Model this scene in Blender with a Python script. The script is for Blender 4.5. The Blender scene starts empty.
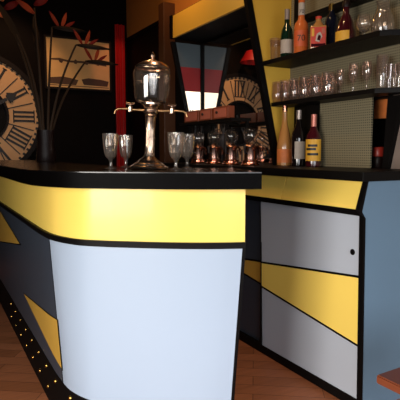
import bpy, bmesh, math, random
from mathutils import Vector, Matrix
random.seed(7)
PI = math.pi
SC = bpy.context.scene
COL = SC.collection

# ------------------------------------------------------------------ camera model (room axes: X to the right wall, Y along it)
TH = math.radians(28.7); PT = math.atan(48/500); FL = 500.0; HC = 1.2
_R = (math.cos(TH), -math.sin(TH)); _F = (math.sin(TH), math.cos(TH))
def ray(px, py):
    a = (px-200)/FL; b = (200-py)/FL
    k = b*math.sin(PT)+math.cos(PT)
    return (a*_R[0]+k*_F[0], a*_R[1]+k*_F[1], b*math.cos(PT)-math.sin(PT))
def at_z(px, py, z):
    d = ray(px, py); t = (z-HC)/d[2]; return Vector((d[0]*t, d[1]*t, z))
def at_x(px, py, x):
    d = ray(px, py); t = x/d[0]; return Vector((x, d[1]*t, HC+d[2]*t))
def at_y(px, py, y):
    d = ray(px, py); t = y/d[1]; return Vector((d[0]*t, y, HC+d[2]*t))

# ------------------------------------------------------------------ materials
M = {}
def srgb(h):
    c = [int(h[i:i+2], 16)/255 for i in (0, 2, 4)]
    return tuple(((v/12.92) if v <= 0.04045 else ((v+0.055)/1.055)**2.4) for v in c)+(1,)
def mat(name, hexc, rough=.5, metal=0, coat=0, vary=0.0, vscale=8, bump=0.0, bscale=60, spec=.5):
    m = bpy.data.materials.new(name); m.use_nodes = True
    nt = m.node_tree; b = nt.nodes['Principled BSDF']
    b.inputs['Base Color'].default_value = srgb(hexc)
    b.inputs['Roughness'].default_value = rough
    b.inputs['Metallic'].default_value = metal
    b.inputs['Coat Weight'].default_value = coat
    b.inputs['Coat Roughness'].default_value = .08
    b.inputs['Specular IOR Level'].default_value = spec
    tc = nt.nodes.new('ShaderNodeTexCoord')
    if vary:
        n = nt.nodes.new('ShaderNodeTexNoise'); n.inputs['Scale'].default_value = vscale; n.inputs['Detail'].default_value = 5
        hs = nt.nodes.new('ShaderNodeHueSaturation'); hs.inputs['Color'].default_value = srgb(hexc)
        mr = nt.nodes.new('ShaderNodeMapRange'); mr.inputs['To Min'].default_value = 1-vary; mr.inputs['To Max'].default_value = 1+vary
        nt.links.new(tc.outputs['Object'], n.inputs['Vector']); nt.links.new(n.outputs['Fac'], mr.inputs['Value'])
        nt.links.new(mr.outputs['Result'], hs.inputs['Value']); nt.links.new(hs.outputs['Color'], b.inputs['Base Color'])
    if bump:
        n2 = nt.nodes.new('ShaderNodeTexNoise'); n2.inputs['Scale'].default_value = bscale
        bp = nt.nodes.new('ShaderNodeBump'); bp.inputs['Strength'].default_value = bump; bp.inputs['Distance'].default_value = .01
        nt.links.new(tc.outputs['Object'], n2.inputs['Vector']); nt.links.new(n2.outputs['Fac'], bp.inputs['Height'])
        nt.links.new(bp.outputs['Normal'], b.inputs['Normal'])
    M[name] = m; return m
def emit(name, hexc, strength):
    m = bpy.data.materials.new(name); m.use_nodes = True
    nt = m.node_tree; b = nt.nodes['Principled BSDF']
    b.inputs['Base Color'].default_value = srgb(hexc)
    b.inputs['Emission Color'].default_value = srgb(hexc); b.inputs['Emission Strength'].default_value = strength
    M[name] = m; return m
def glass(name, tint, blend=.25, rough=.03, haze=0.0):
    # thin-walled glass: tinted transmission with fresnel reflection
    m = bpy.data.materials.new(name); m.use_nodes = True
    nt = m.node_tree; nt.nodes.remove(nt.nodes['Principled BSDF'])
    out = nt.nodes['Material Output']
    tr = nt.nodes.new('ShaderNodeBsdfTransparent'); tr.inputs['Color'].default_value = srgb(tint)
    gl = nt.nodes.new('ShaderNodeBsdfGlossy'); gl.inputs['Roughness'].default_value = rough
    lw = nt.nodes.new('ShaderNodeLayerWeight'); lw.inputs['Blend'].default_value = blend
    mx = nt.nodes.new('ShaderNodeMixShader')
    pw = nt.nodes.new('ShaderNodeMath'); pw.operation = 'POWER'; pw.inputs[1].default_value = 1.6
    ml = nt.nodes.new('ShaderNodeMath'); ml.operation = 'MULTIPLY_ADD'; ml.inputs[1].default_value = .8; ml.inputs[2].default_value = .08
    nt.links.new(lw.outputs['Facing'], pw.inputs[0]); nt.links.new(pw.outputs[0], ml.inputs[0]); nt.links.new(ml.outputs[0], mx.inputs[0]); nt.links.new(tr.outputs[0], mx.inputs[1]); nt.links.new(gl.outputs[0], mx.inputs[2])
    df = nt.nodes.new('ShaderNodeBsdfDiffuse'); df.inputs['Color'].default_value = srgb('E8DCD0')
    mh = nt.nodes.new('ShaderNodeMixShader'); mh.inputs[0].default_value = haze
    nt.links.new(mx.outputs[0], mh.inputs[1]); nt.links.new(df.outputs[0], mh.inputs[2])
    nt.links.new(mh.outputs[0], out.inputs['Surface'])
    M[name] = m; return m

mat('yellow_laminate', 'F8D566', .35, coat=.15, vary=.03, vscale=4)
mat('mustard_shaded_laminate', 'C89C42', .4, vary=.05)  # duller yellow: mustard triangles, and shade coloured into the far wedge
mat('white_laminate', 'A6B5C8', .4, vary=.015, vscale=3)
mat('grey_laminate', 'B0B6C0', .4, vary=.02, vscale=3)
mat('slate_laminate', '333B46', .45, vary=.06, vscale=3)
mat('blue_laminate', '627C92', .45, vary=.06, vscale=3)
mat('black_laminate', '080707', .22, coat=.15, spec=.35, vary=.1)
mat('black_trim', '070505', .5, spec=.12)
mat('black_paint', '0B0807', .6, vary=.15, spec=.1)
mat('black_shelf', '0A0807', .5, vary=.15, spec=.15)
mat('black_edge', '030202', .5, vary=.15, spec=.04)
mat('dark_wall', '0A0605', .8, vary=.2, vscale=4, spec=.08)
mat('brown_wall', 'B4732F', .7, vary=.1, vscale=3)
mat('taupe_wall', '7A6A60', .7, vary=.05, vscale=4)
mat('brown_post', '4A2A14', .5, vary=.12, vscale=6)
mat('ochre_paint', 'D3A83E', .5, vary=.05, vscale=5)
mat('brass', 'C9A050', .25, metal=1)
mat('silver_brass', 'CBB09A', .25, metal=1, vary=.15, vscale=30)
mat('aged_brass', 'C49A6A', .28, metal=1, vary=.15, vscale=30)
mat('pink_metal', 'CFA596', .25, metal=1, vary=.15, vscale=30)
mat('copper', 'C88A74', .22, metal=1, vary=.12, vscale=30)
mat('dark_metal', '2A2422', .35, metal=.8)
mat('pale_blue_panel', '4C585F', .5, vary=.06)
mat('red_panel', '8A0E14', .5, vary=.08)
mat('red_velvet', 'A80A08', .6, vary=.2, vscale=14)
mat('dial_cream', 'CCA478', .6, spec=.1, vary=.08, vscale=10)
mat('numeral_black', '120E0C', .5)
mat('frame_dark', '140C09', .5, spec=.15)
mat('paper_amber', 'D8AC6C', .6, vary=.12, vscale=9)
mat('ink_brown', '4A2E1A', .6, vary=.2)
mat('stem_green', '36281C', .6, vary=.2, spec=.1)
mat('leaf_green', '221A14', .6, vary=.25, vscale=12, spec=.1)
mat('bract_red', '5E120E', .6, spec=.15, vary=.15, vscale=20)
mat('bract_orange', '7A2E18', .6, spec=.15, vary=.2, vscale=20)
mat('bract_bright', 'C4683C', .6, spec=.15, vary=.2, vscale=20)
mat('wood_box', '7A3A20', .45, vary=.25, vscale=18)
mat('box_label', 'A85A44', .6, vary=.2, vscale=40)
mat('table_wood', '7A3E26', .35, coat=.2, vary=.2, vscale=10)
mat('label_white', 'A89C90', .6, vary=.1, vscale=40)
mat('label_yellow', 'D09A2C', .6, vary=.12, vscale=40)
mat('label_red', 'B8301C', .55, vary=.2, vscale=40)
mat('label_orange', 'C4562A', .5, vary=.1, vscale=40)
mat('liqueur_orange', 'C0602C', .2, coat=.5, vary=.1, vscale=20)
mat('liqueur_amber', 'A8743E', .2, coat=.5, vary=.1, vscale=20)
mat('wine_black', '140E0E', .08, coat=.6)
mat('green_bottle', '0E2418', .08, coat=.6)
mat('navy_bottle', '10121E', .08, coat=.6)
mat('plum_bottle', '3A0E14', .12, coat=.6, vary=.2)
mat('pink_foil', 'B06A5C', .35, metal=.4)
mat('silver_foil', '9A8C84', .35, metal=.5)
mat('red_lid', '96281C', .4)
mat('cork', 'A87B4E', .8, vary=.2, vscale=60)
mat('ceramic_dark', '1A0E0C', .45, spec=.2)
mat('card_orange', 'C06A30', .6, vary=.3, vscale=30)
mat('awning_red', '8E1216', .8)
mat('window_frame', '2C2A2A', .5)
glass('clear_glass', 'FBF6F2', .22, haze=.03)
glass('rosy_glass', 'F8EEE8', .4, .05, haze=.03)
glass('cut_glass', 'F8F2EC', .45, .05, haze=.035)
glass('globe_glass', 'FAF2EA', .3, .03, haze=.008)
glass('vase_glass', '8A3A34', .35)
glass('pane_glass', 'F6F6F6', .12)
emit('glow_pane', 'FFF0D8', 1.3)  # glow set in the material, stands in for a bright window
# mirror
m = bpy.data.materials.new('mirror_silver'); m.use_nodes = True
b = m.node_tree.nodes['Principled BSDF']; b.inputs['Metallic'].default_value = 1; b.inputs['Roughness'].default_value = .02
b.inputs['Base Color'].default_value = (.78, .76, .74, 1); M['mirror_silver'] = m
# parquet floor
def floor_mat():
    m = bpy.data.materials.new('parquet'); m.use_nodes = True; nt = m.node_tree; b = nt.nodes['Principled BSDF']
    tc = nt.nodes.new('ShaderNodeTexCoord'); mp = nt.nodes.new('ShaderNodeMapping'); mp.inputs['Rotation'].default_value = (0, 0, math.radians(35))
    br = nt.nodes.new('ShaderNodeTexBrick'); br.inputs['Scale'].default_value = 1; br.inputs['Brick Width'].default_value = .7; br.inputs['Row Height'].default_value = .1
    br.inputs['Mortar Size'].default_value = .0015; br.inputs['Color1'].default_value = srgb('B8714A'); br.inputs['Color2'].default_value = srgb('9A5C38'); br.inputs['Mortar'].default_value = srgb('3A1A0E')
    mp2 = nt.nodes.new('ShaderNodeMapping'); mp2.inputs['Rotation'].default_value = (0, 0, math.radians(35)); mp2.inputs['Scale'].default_value = (2.2, 26, 1)
    ns = nt.nodes.new('ShaderNodeTexNoise'); ns.inputs['Scale'].default_value = 1.6; ns.inputs['Detail'].default_value = 6
    mr = nt.nodes.new('ShaderNodeMapRange'); mr.inputs['To Min'].default_value = .65; mr.inputs['To Max'].default_value = 1.35
    hs = nt.nodes.new('ShaderNodeHueSaturation')
    L = nt.links.new
    L(tc.outputs['Object'], mp.inputs[0]); L(mp.outputs[0], br.inputs['Vector']); L(tc.outputs['Object'], mp2.inputs[0]); L(mp2.outputs[0], ns.inputs['Vector'])
    L(ns.outputs['Fac'], mr.inputs['Value']); L(mr.outputs[0], hs.inputs['Value']); L(br.outputs['Color'], hs.inputs['Color']); L(hs.outputs[0], b.inputs['Base Color'])
    b.inputs['Roughness'].default_value = .42; M['parquet'] = m
floor_mat()
# perforated grey-green board
def peg_mat():
    m = bpy.data.materials.new('pegboard'); m.use_nodes = True; nt = m.node_tree; b = nt.nodes['Principled BSDF']; L = nt.links.new
    tc = nt.nodes.new('ShaderNodeTexCoord'); sp = nt.nodes.new('ShaderNodeSeparateXYZ'); L(tc.outputs['Object'], sp.inputs[0])
    def cell(o):
        a = nt.nodes.new('ShaderNodeMath'); a.operation = 'MULTIPLY'; a.inputs[1].default_value = 1/.0135; L(o, a.inputs[0])
        f = nt.nodes.new('ShaderNodeMath'); f.operation = 'FRACT'; L(a.outputs[0], f.inputs[0])
        s = nt.nodes.new('ShaderNodeMath'); s.operation = 'SUBTRACT'; s.inputs[1].default_value = .5; L(f.outputs[0], s.inputs[0])
        q = nt.nodes.new('ShaderNodeMath'); q.operation = 'MULTIPLY'; L(s.outputs[0], q.inputs[0]); L(s.outputs[0], q.inputs[1]); return q
    y, z = cell(sp.outputs['Y']), cell(sp.outputs['Z'])
    ad = nt.nodes.new('ShaderNodeMath'); L(y.outputs[0], ad.inputs[0]); L(z.outputs[0], ad.inputs[1])
    lt = nt.nodes.new('ShaderNodeMath'); lt.operation = 'LESS_THAN'; lt.inputs[1].default_value = .075; L(ad.outputs[0], lt.inputs[0])
    mx = nt.nodes.new('ShaderNodeMix'); mx.data_type = 'RGBA'; mx.inputs['A'].default_value = srgb('7E745A'); mx.inputs['B'].default_value = srgb('3E3A2C')
    L(lt.outputs[0], mx.inputs['Factor']); L(mx.outputs['Result'], b.inputs['Base Color']); b.inputs['Roughness'].default_value = .6; M['pegboard'] = m
peg_mat()

# ------------------------------------------------------------------ mesh helpers
def link(name, bm, material, parent=None, smooth=False, loc=None):
    me = bpy.data.meshes.new(name)
    bmesh.ops.recalc_face_normals(bm, faces=bm.faces)
    bm.to_mesh(me); bm.free()
    for k in (material if isinstance(material, (list, tuple)) else [material]): me.materials.append(M[k])
    if smooth:
        for p in me.polygons: p.use_smooth = True
        try: me.set_sharp_from_angle(angle=math.radians(40))
        except Exception: pass
    o = bpy.data.objects.new(name, me); COL.objects.link(o)
    if loc is not None: o.location = loc
    if parent is not None:
        o.parent = parent
    return o
def tag(o, label, cat, group=None, kind=None):
    if label: o['label'] = label
    if cat: o['category'] = cat
    if group: o['group'] = group
    if kind: o['kind'] = kind
    return o
def thing(name, label, cat, loc=(0, 0, 0), rz=0, group=None):
    o = bpy.data.objects.new(name, None); COL.objects.link(o); o.empty_display_size = .05
    o.location = loc; o.rotation_euler = (0, 0, rz)
    return tag(o, label, cat, group)
def struct(name, bm, material):
    o = link(name, bm, material); o['kind'] = 'structure'; return o
def dup(root, loc, label, group=None):
    r = root.copy(); COL.objects.link(r); r.location = loc; r['label'] = label
    if group: r['group'] = group
    for ch in list(root.children):
        c = ch.copy(); COL.objects.link(c); c.parent = r
        for g in list(ch.children):
            d = g.copy(); COL.objects.link(d); d.parent = c
    return r
def box(bm, a, b, mi=0, bev=0):
    lo = [min(a[i], b[i]) for i in range(3)]; hi = [max(a[i], b[i]) for i in range(3)]
    vs = [bm.verts.new((x, y, z)) for x in (lo[0], hi[0]) for y in (lo[1], hi[1]) for z in (lo[2], hi[2])]
    fs = [(0, 1, 3, 2), (4, 6, 7, 5), (0, 4, 5, 1), (2, 3, 7, 6), (0, 2, 6, 4), (1, 5, 7, 3)]
    es = set()
    for f in fs:
        q = bm.faces.new([vs[i] for i in f]); q.material_index = mi; es.update(q.edges)
    if bev: bmesh.ops.bevel(bm, geom=list(es), offset=bev, segments=2, profile=.5, affect='EDGES')
    return bm
def BX(a, b, bev=0): return box(bmesh.new(), a, b, 0, bev)
def prism(bm, pts, n, mi=0):
    """extrude a planar 3D polygon by vector n"""
    n = Vector(n); A = [bm.verts.new(p) for p in pts]; B = [bm.verts.new(Vector(p)+n) for p in pts]
    f = [bm.faces.new(A), bm.faces.new(B[::-1])]
    for i in range(len(A)):
        j = (i+1) % len(A); f.append(bm.faces.new((A[i], B[i], B[j], A[j])))
    for q in f: q.material_index = mi
    return bm
def lathe(bm, prof, seg=24, mi=0, flute=0, c=(0, 0, 0), fl=(-9, 9)):
    rings = []
    for r, z in prof:
        if r < 1e-5: rings.append([bm.verts.new((c[0], c[1], c[2]+z))])
        else:
            ring = []
            for k in range(seg):
                a = 2*PI*k/seg
                rr = r*(1-(flute if (k % 2 and fl[0] <= z <= fl[1]) else 0))
                ring.append(bm.verts.new((c[0]+rr*math.cos(a), c[1]+rr*math.sin(a), c[2]+z)))
            rings.append(ring)
    for A, B in zip(rings, rings[1:]):
        for k in range(seg):
            j = (k+1) % seg
            if len(A) == 1 and len(B) == 1: continue
            if len(A) == 1: f = bm.faces.new((A[0], B[k], B[j]))
            elif len(B) == 1: f = bm.faces.new((A[k], A[j], B[0]))
            else: f = bm.faces.new((A[k], A[j], B[j], B[k]))
            f.material_index = mi
    return bm
def LT(prof, seg=24, **k): return lathe(bmesh.new(), prof, seg, **k)
def tube(bm, pts, rad, seg=10, mi=0, cap=True):
    pts = [Vector(p) for p in pts]; rings = []
    for i, p in enumerate(pts):
        t = (pts[min(i+1, len(pts)-1)]-pts[max(i-1, 0)]).normalized()
        a = t.orthogonal().normalized() if i == 0 else (prev - t*prev.dot(t)).normalized()
        prev = a; b2 = t.cross(a); r = rad[i] if isinstance(rad, (list, tuple)) else rad
        rings.append([bm.verts.new(p+r*(math.cos(2*PI*k/seg)*a+math.sin(2*PI*k/seg)*b2)) for k in range(seg)])
    for A, B in zip(rings, rings[1:]):
        for k in range(seg):
            f = bm.faces.new((A[k], A[(k+1) % seg], B[(k+1) % seg], B[k])); f.material_index = mi
    if cap: bm.faces.new(rings[0][::-1]).material_index = mi; bm.faces.new(rings[-1]).material_index = mi
    return bm
def TB(pts, rad, seg=10): return tube(bmesh.new(), pts, rad, seg)

# ------------------------------------------------------------------ the room
XW, YB, CEIL = 2.14, 5.7, 3.1
MX = 2.1
YN, YF = 2.62, 3.80          # the two slanting cheeks of the back bar
struct('floor', BX((-2.6, -1.6, -.05), (XW+.4, YB+.1, 0)), 'parquet')
struct('ceiling', BX((-2.6, -1.6, CEIL), (XW+.4, YB+.1, CEIL+.1)), 'dark_wall')
struct('wall_back', BX((-2.6, YB, 0), (XW+.4, YB+.1, CEIL)), 'dark_wall')
LY0, LY1, LZ0, LZ1 = -1.1, 1.0, .35, 2.0
bm = bmesh.new()
box(bm, (-2.7, -1.6, 0), (-2.6, LY0, CEIL)); box(bm, (-2.7, LY1, 0), (-2.6, YB+.1, CEIL)); box(bm, (-2.7, LY0, 0), (-2.6, LY1, LZ0)); box(bm, (-2.7, LY0, LZ1), (-2.6, LY1, CEIL))
struct('wall_left', bm, 'dark_wall')
w = bpy.data.objects.new('fill_window', None); COL.objects.link(w); w['kind'] = 'structure'  # unseen window, added to bring light onto the left-facing fronts
bm = bmesh.new()
for k in range(3):
    y = LY0+(LY1-LY0)*k/2; box(bm, (-2.69, y-.03, LZ0), (-2.62, y+.03, LZ1))
box(bm, (-2.69, LY0, LZ0), (-2.62, LY1, LZ0+.05)); box(bm, (-2.69, LY0, LZ1-.05), (-2.62, LY1, LZ1))
link('window_frame', bm, 'window_frame', w)
link('pane', BX((-2.66, LY0, LZ0), (-2.652, LY1, LZ1)), 'pane_glass', w)
bm = bmesh.new()
NY0, NY1, NZ0, NZ1 = at_x(392, 130, XW).y, at_x(366, 130, XW).y, 1.113, 1.485   # dark niche beside the pegboard
box(bm, (XW, -1.6, 0), (XW+.15, NY0, 2.5), 1); box(bm, (XW, NY1, 0), (XW+.15, YB, 2.5))
box(bm, (XW, NY0, 0), (XW+.15, NY1, NZ0), 0); box(bm, (XW, NY0, NZ1), (XW+.15, NY1, 2.5), 0)
box(bm, (XW+.15, NY0-.02, NZ0-.02), (XW+.17, NY1+.02, NZ1+.02), 0)
box(bm, (XW, -1.6, 2.5), (XW+.15, YB, CEIL), 2)
struct('wall_right', bm, ['black_paint', 'taupe_wall', 'brown_wall'])
struct('trim_1', BX((XW-.02, YF+.75, 2.48), (XW, YB, 2.52)), 'black_paint')
# street wall with a big shop window behind the camera, under a red awning
WY = -1.5; WX0, WX1, WZ0, WZ1 = -2.2, 1.9, .35, 2.35
bm = bmesh.new()
box(bm, (-2.7, WY-.1, 0), (WX0, WY, CEIL)); box(bm, (WX1, WY-.1, 0), (XW+.4, WY, CEIL))
box(bm, (WX0, WY-.1, 0), (WX1, WY, WZ0)); box(bm, (WX0, WY-.1, WZ1), (WX1, WY, CEIL))
struct('wall_front', bm, 'dark_wall')
w = bpy.data.objects.new('window_1', None); COL.objects.link(w); w['kind'] = 'structure'
bm = bmesh.new()
for k in range(5):
    x = WX0+(WX1-WX0)*k/4; box(bm, (x-.03, WY-.09, WZ0), (x+.03, WY-.02, WZ1))
box(bm, (WX0, WY-.09, WZ0), (WX1, WY-.02, WZ0+.05)); box(bm, (WX0, WY-.09, WZ1-.05), (WX1, WY-.02, WZ1))
link('window_frame', bm, 'window_frame', w)
link('pane', BX((WX0, WY-.06, WZ0), (WX1, WY-.052, WZ1)), 'pane_glass', w)

# ------------------------------------------------------------------ the bar
ZT, ZB, ZTR = 1.125, 1.062, .846      # top, underside of slab, trim
def smooth_path(ctrl, n=8):
    out = []
    for i in range(len(ctrl)-1):
        p0 = Vector(ctrl[max(i-1, 0)]); p1 = Vector(ctrl[i]); p2 = Vector(ctrl[i+1]); p3 = Vector(ctrl[min(i+2, len(ctrl)-1)])
        for k in range(n):
            t = k/n
            out.append(.5*((2*p1)+(p2-p0)*t+(2*p0-5*p1+4*p2-p3)*t*t+(3*p1-p0-3*p2+p3)*t**3))
    out.append(Vector(ctrl[-1])); return out
LEG = [Vector((.46, y)) for y in (4.95, 4.4, 3.6, 3.0, 2.7)]
CURVE = smooth_path([(.46, 2.5), (.462, 2.33), (.478, 2.16), (.535, 2.015), (.62, 1.925), (.72, 1.845), (.83, 1.765), (.935, 1.70), (1.02, 1.657), (1.094, 1.628)])
PATH = LEG+CURVE
def offset(path, d):
    """d > 0 is outwards (towards the guests)"""
    res = []
    for i, p in enumerate(path):
        t = (path[min(i+1, len(path)-1)]-path[max(i-1, 0)]).normalized()
        n = Vector((t.y, -t.x))          # right-hand side of travel
        res.append(p-n*(-d) if False else p+n*d)
    return res
# travel runs down the leg (-Y) then to +X: outward is (-X) on the leg
_t = (PATH[1]-PATH[0]).normalized(); SGN = 1 if (Vector((_t.y, -_t.x)).x < 0) else -1
def off(path, d): return offset(path, d*SGN)
def ribbon(bm, path, d0, z0, d1, z1, thick, mi=0):
    """a sheet from (offset d0, height z0) to (d1, z1), thick inwards"""
    L = [off(path, d0), off(path, d1), off(path, d1-thick), off(path, d0-thick)]; Z = [z0, z1, z1, z0]
    V = [[bm.verts.new((p.x, p.y, z)) for p in l] for l, z in zip(L, Z)]
    n = len(path)
    for i in range(n-1):
        for a in range(4):
            c = (a+1) % 4; bm.faces.new((V[a][i], V[a][i+1], V[c][i+1], V[c][i])).material_index = mi
    bm.faces.new([V[a][0] for a in range(4)]).material_index = mi; bm.faces.new([V[a][-1] for a in range(4)][::-1]).material_index = mi
    return bm
bar = thing('bar_counter', 'curved bar counter with glossy black top, yellow frieze and pale blue-white front panel', 'bar counter', (.9, 2.0, 0))
def bp(name, bm, m, parent=bar, smooth=False, label=None):
    o = link(name, bm, m, parent, smooth)
    if parent is bar: o.location = (-.9, -2.0, 0)
    if label: o['label'] = label
    return o
TOPP = [p.copy() for p in PATH]
d = (TOPP[-1]-TOPP[-2]).normalized(); TOPP.append(TOPP[-1]+d*.042)
bp('countertop', ribbon(bmesh.new(), TOPP, .085, ZB, .085, ZT, .52), 'black_laminate', smooth=True)
bp('edge_band', ribbon(bmesh.new(), TOPP, .0875, ZB-.001, .0875, ZT-.004, .004), 'black_edge', smooth=True, label='matt black edge band')
bp('frieze', ribbon(bmesh.new(), PATH, 0, ZTR, 0, ZB, .03), 'yellow_laminate', smooth=True, label='yellow curved band under the black top')
bp('trim_strip', ribbon(bmesh.new(), PATH, .014, ZTR-.024, .014, ZTR, .05), 'black_trim', smooth=True)
ZK = .14
I0 = next(i for i, p in enumerate(PATH) if p.y < 2.25)     # the corner where the white panel starts
FR = PATH[I0:]; SD = PATH[:I0+1]
IN = -.045
# front panel narrows a little towards the floor at its free end
def front_sheet(path, thick):
    bm = bmesh.new(); A = off(path, 0); B = off(path, IN)
    e = (path[-1]-path[-2]).normalized(); n = len(path)
    A = [p-e*.01*(i/(n-1)) for i, p in enumerate(A)]; B = [p-e*.045*(i/(n-1)) for i, p in enumerate(B)]
    L = [(A, ZTR-.024), (B, ZK), (off(B, -thick), ZK), (off(A, -thick), ZTR-.024)]
    V = [[bm.verts.new((p.x, p.y, z)) for p in l] for l, z in L]
    for i in range(n-1):
        for a in range(4):
            c = (a+1) % 4; bm.faces.new((V[a][i], V[a][i+1], V[c][i+1], V[c][i]))
    bm.faces.new([V[a][0] for a in range(4)]); bm.faces.new([V[a][-1] for a in range(4)][::-1])
    return bm
bp('front_panel', front_sheet(FR, .025), 'white_laminate', smooth=True, label='pale blue-white curved front panel')
bp('side_panel', ribbon(bmesh.new(), SD, IN, ZK, 0, ZTR-.024, .025), 'slate_laminate', smooth=True, label='dark slate side panel')
# black edge strips at the free end and at the panel joint
e = (PATH[-1]-PATH[-2]).normalized(); nn = Vector((-e.y, e.x))
pe = PATH[-1]-e*.008; pk = off(PATH, IN)[-1]-e*.043
def v3(p, z): return (p.x, p.y, z)
bm = bmesh.new()
prism(bm, [v3(pe+nn*.0, ZTR-.024), v3(pe+e*.012+nn*.0, ZTR-.024), v3(pk+e*.012, ZK), v3(pk, ZK)], (nn.x*.03, nn.y*.03, 0))
bp('edge_strip', bm, 'black_trim')
j0 = PATH[I0]; jo0 = off(PATH, .0015)[I0]; jo1 = off(PATH, IN+.0015)[I0]; tj = (PATH[I0+1]-PATH[I0-1]).normalized()*.005
bm = bmesh.new(); nv = (jo0-off(PATH, -.02)[I0]).normalized()*-.01
prism(bm, [v3(jo0-tj, ZTR-.024), v3(jo0+tj*.2, ZTR-.024), v3(jo1+tj*.2, ZK), v3(jo1-tj, ZK)], (nv.x, nv.y, 0))
bp('joint_strip', bm, 'black_trim')
# yellow triangles on the side panel
def side_pt(px, py):
    # the side panel leans: solve for its plane x = .46 + .045*(ZTR-.024-z)/(ZTR-.024-ZK)
    x = .46
    for _ in range(12):
        q = at_x(px, py, x); x = .46+.045*max(0, min(1, (ZTR-.024-q.z)/(ZTR-.024-ZK)))
        if q.y < 2.33: x += .35*(2.33-q.y)**1.7
    return at_x(px, py, x)
for tri in ([(-7, 199.5), (-7, 240), (20, 244)], [(24.4, 294), (57, 320), (61.5, 368)]):
    P3 = [side_pt(*q) for q in tri]; n = Vector((-.003, 0, 0))
    cen = sum(P3, Vector())/3; big = [cen+(q-cen)*1.06 for q in P3]
    # subdivide so the piece follows the panel's bend
    def patch(P3, lift, th):
        bm = bmesh.new(); N = 14; g = {}
        for side in (0, 1):
            for i in range(N+1):
                for j in range(N+1-i):
                    q = P3[0]+(P3[1]-P3[0])*i/N+(P3[2]-P3[0])*j/N
                    # snap to panel surface
                    sd = off(SD, IN*max(0, min(1, (ZTR-.024-q.z)/(ZTR-.024-ZK))))
                    for a, b2 in zip(sd, sd[1:]):
                        if a.y >= q.y >= b2.y: x = a.x+(b2.x-a.x)*((a.y-q.y)/max(1e-6, a.y-b2.y)); break
                    else: x = sd[-1].x
                    g[side, i, j] = bm.verts.new((x-lift+(th if side else 0), q.y, q.z))
            for i in range(N):
                for j in range(N-i):
                    bm.faces.new((g[side, i, j], g[side, i+1, j], g[side, i, j+1]))
                    if i+j < N-1: bm.faces.new((g[side, i+1, j], g[side, i+1, j+1], g[side, i, j+1]))
        rim = [(i, 0) for i in range(N)]+[(N-k, k) for k in range(N)]+[(0, N-k) for k in range(N)]
        for a, b2 in zip(rim, rim[1:]+rim[:1]): bm.faces.new((g[0, a[0], a[1]], g[0, b2[0], b2[1]], g[1, b2[0], b2[1]], g[1, a[0], a[1]]))
        return bm
    bp('triangle_outline', patch(big, .0015, .004), 'black_trim')
    bp('yellow_triangle', patch(P3, .003, .004), 'mustard_shaded_laminate', label='mustard yellow triangle on the dark side')
# kickboard with brass studs
kb = bp('kickboard', ribbon(bmesh.new(), PATH[:-1], -.012, 0, -.043, ZK, .03), 'black_paint', smooth=True)
def path_pt(dist, dd):
    P = off(PATH, dd); acc = 0
    for a, b2 in zip(P, P[1:]):
        l = (b2-a).length; t = (b2-a).normalized()
        if acc+l >= dist:
            n = Vector((t.y, -t.x))*SGN; return a+t*(dist-acc), n
        acc += l
    return P[-1], Vector((t.y, -t.x))*SGN
sb = bmesh.new()
lathe(sb, [(0, .006), (.006, .0055), (.010, .003), (.0115, 0), (.0115, -.004), (0, -.004)], 12)
stud = link('brass_stud', sb, 'brass', kb, True)
first = True
ds = 1.2
while ds < 4.25:
    for row, zz in ((0, .108), (1, .045)):
        p, n = path_pt(ds+(.1 if row else 0), -.036 if row == 0 else -.022)
        o = stud if first else stud.copy()
        if not first: COL.objects.link(o); o.parent = kb
        first = False
        o.location = (p.x+n.x*.001, p.y+n.y*.001, zz)
        o.rotation_euler = Vector((n.x, n.y, 0)).to_track_quat('Z', 'Y').to_euler()
    ds += .2

# ------------------------------------------------------------------ back-bar cabinet
CX, CZ = 1.70, 1.113
CY0, CY1 = 1.585, YF
cab = thing('back_bar_cabinet', 'low back-bar cabinet with yellow drawers, sliding doors and a blue end panel', 'cabinet', (CX, CY0, 0))
def cp(name, bm, m, parent=cab, smooth=False, label=None):
    o = link(name, bm, m, parent, smooth)
    if parent is cab: o.location = (-CX, -CY0, 0)
    if label: o['label'] = label
    return o
# profile of the front (x at height)
XT, XD, XL, XK = CX+.015, CX-.025, CX+.0, CX+.02     # top of drawer, bottom of drawer, under it, foot
ZD1, ZD0, ZDK = 1.072, .945, .045
bodyp = [(MX, 0), (MX, CZ-.04), (XT+.025, CZ-.04), (XD+.025, ZD0-.02), (XL+.025, ZD0-.025), (XK+.02, ZDK), (XK+.05, ZDK), (XK+.05, 0)]
cp('body', prism(bmesh.new(), [(x, CY0+.012, z) for x, z in bodyp], (0, CY1-CY0-.012, 0)), 'black_trim')
endp = [(MX, .0), (MX, CZ-.04), (XT+.004, CZ-.04), (XD+.004, ZD0), (XL+.004, ZD0-.036), (XK+.004, 0)]
cp('end_panel', prism(bmesh.new(), [(x, CY0, z) for x, z in endp], (0, .012, 0)), 'blue_laminate', label='flat grey-blue end panel')
cp('worktop', BX((CX-.035, CY0-.02, CZ-.042), (MX+.035, CY1, CZ), .0015), 'black_shelf')
def fx(z):     # front surface x of the lower part
    return XL+(XK-XL)*(ZD0-.03-z)/(ZD0-.03-ZDK)
def fpt(px, py, lift=0.0):
    x = CX
    for _ in range(6):
        q = at_x(px, py, x); x = fx(q.z)
    q = at_x(px, py, x); q.x -= lift; return q
def slab(quad, t, bm=None):
    bm = bm or bmesh.new(); return prism(bm, quad, (t, 0, 0))
ysp = at_x(284.5, 190, CX).y
ye = CY0+.026
def drawer(y0, y1):
    bm = bmesh.new()
    q = [(XT, y0, ZD1), (XT, y1, ZD1), (XD, y1, ZD0), (XD, y0, ZD0)]
    prism(bm, q, (.02, 0, 0)); return bm
cp('drawer', drawer(ye, ysp-.003), 'yellow_laminate', label='yellow drawer front at the near end')
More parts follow.
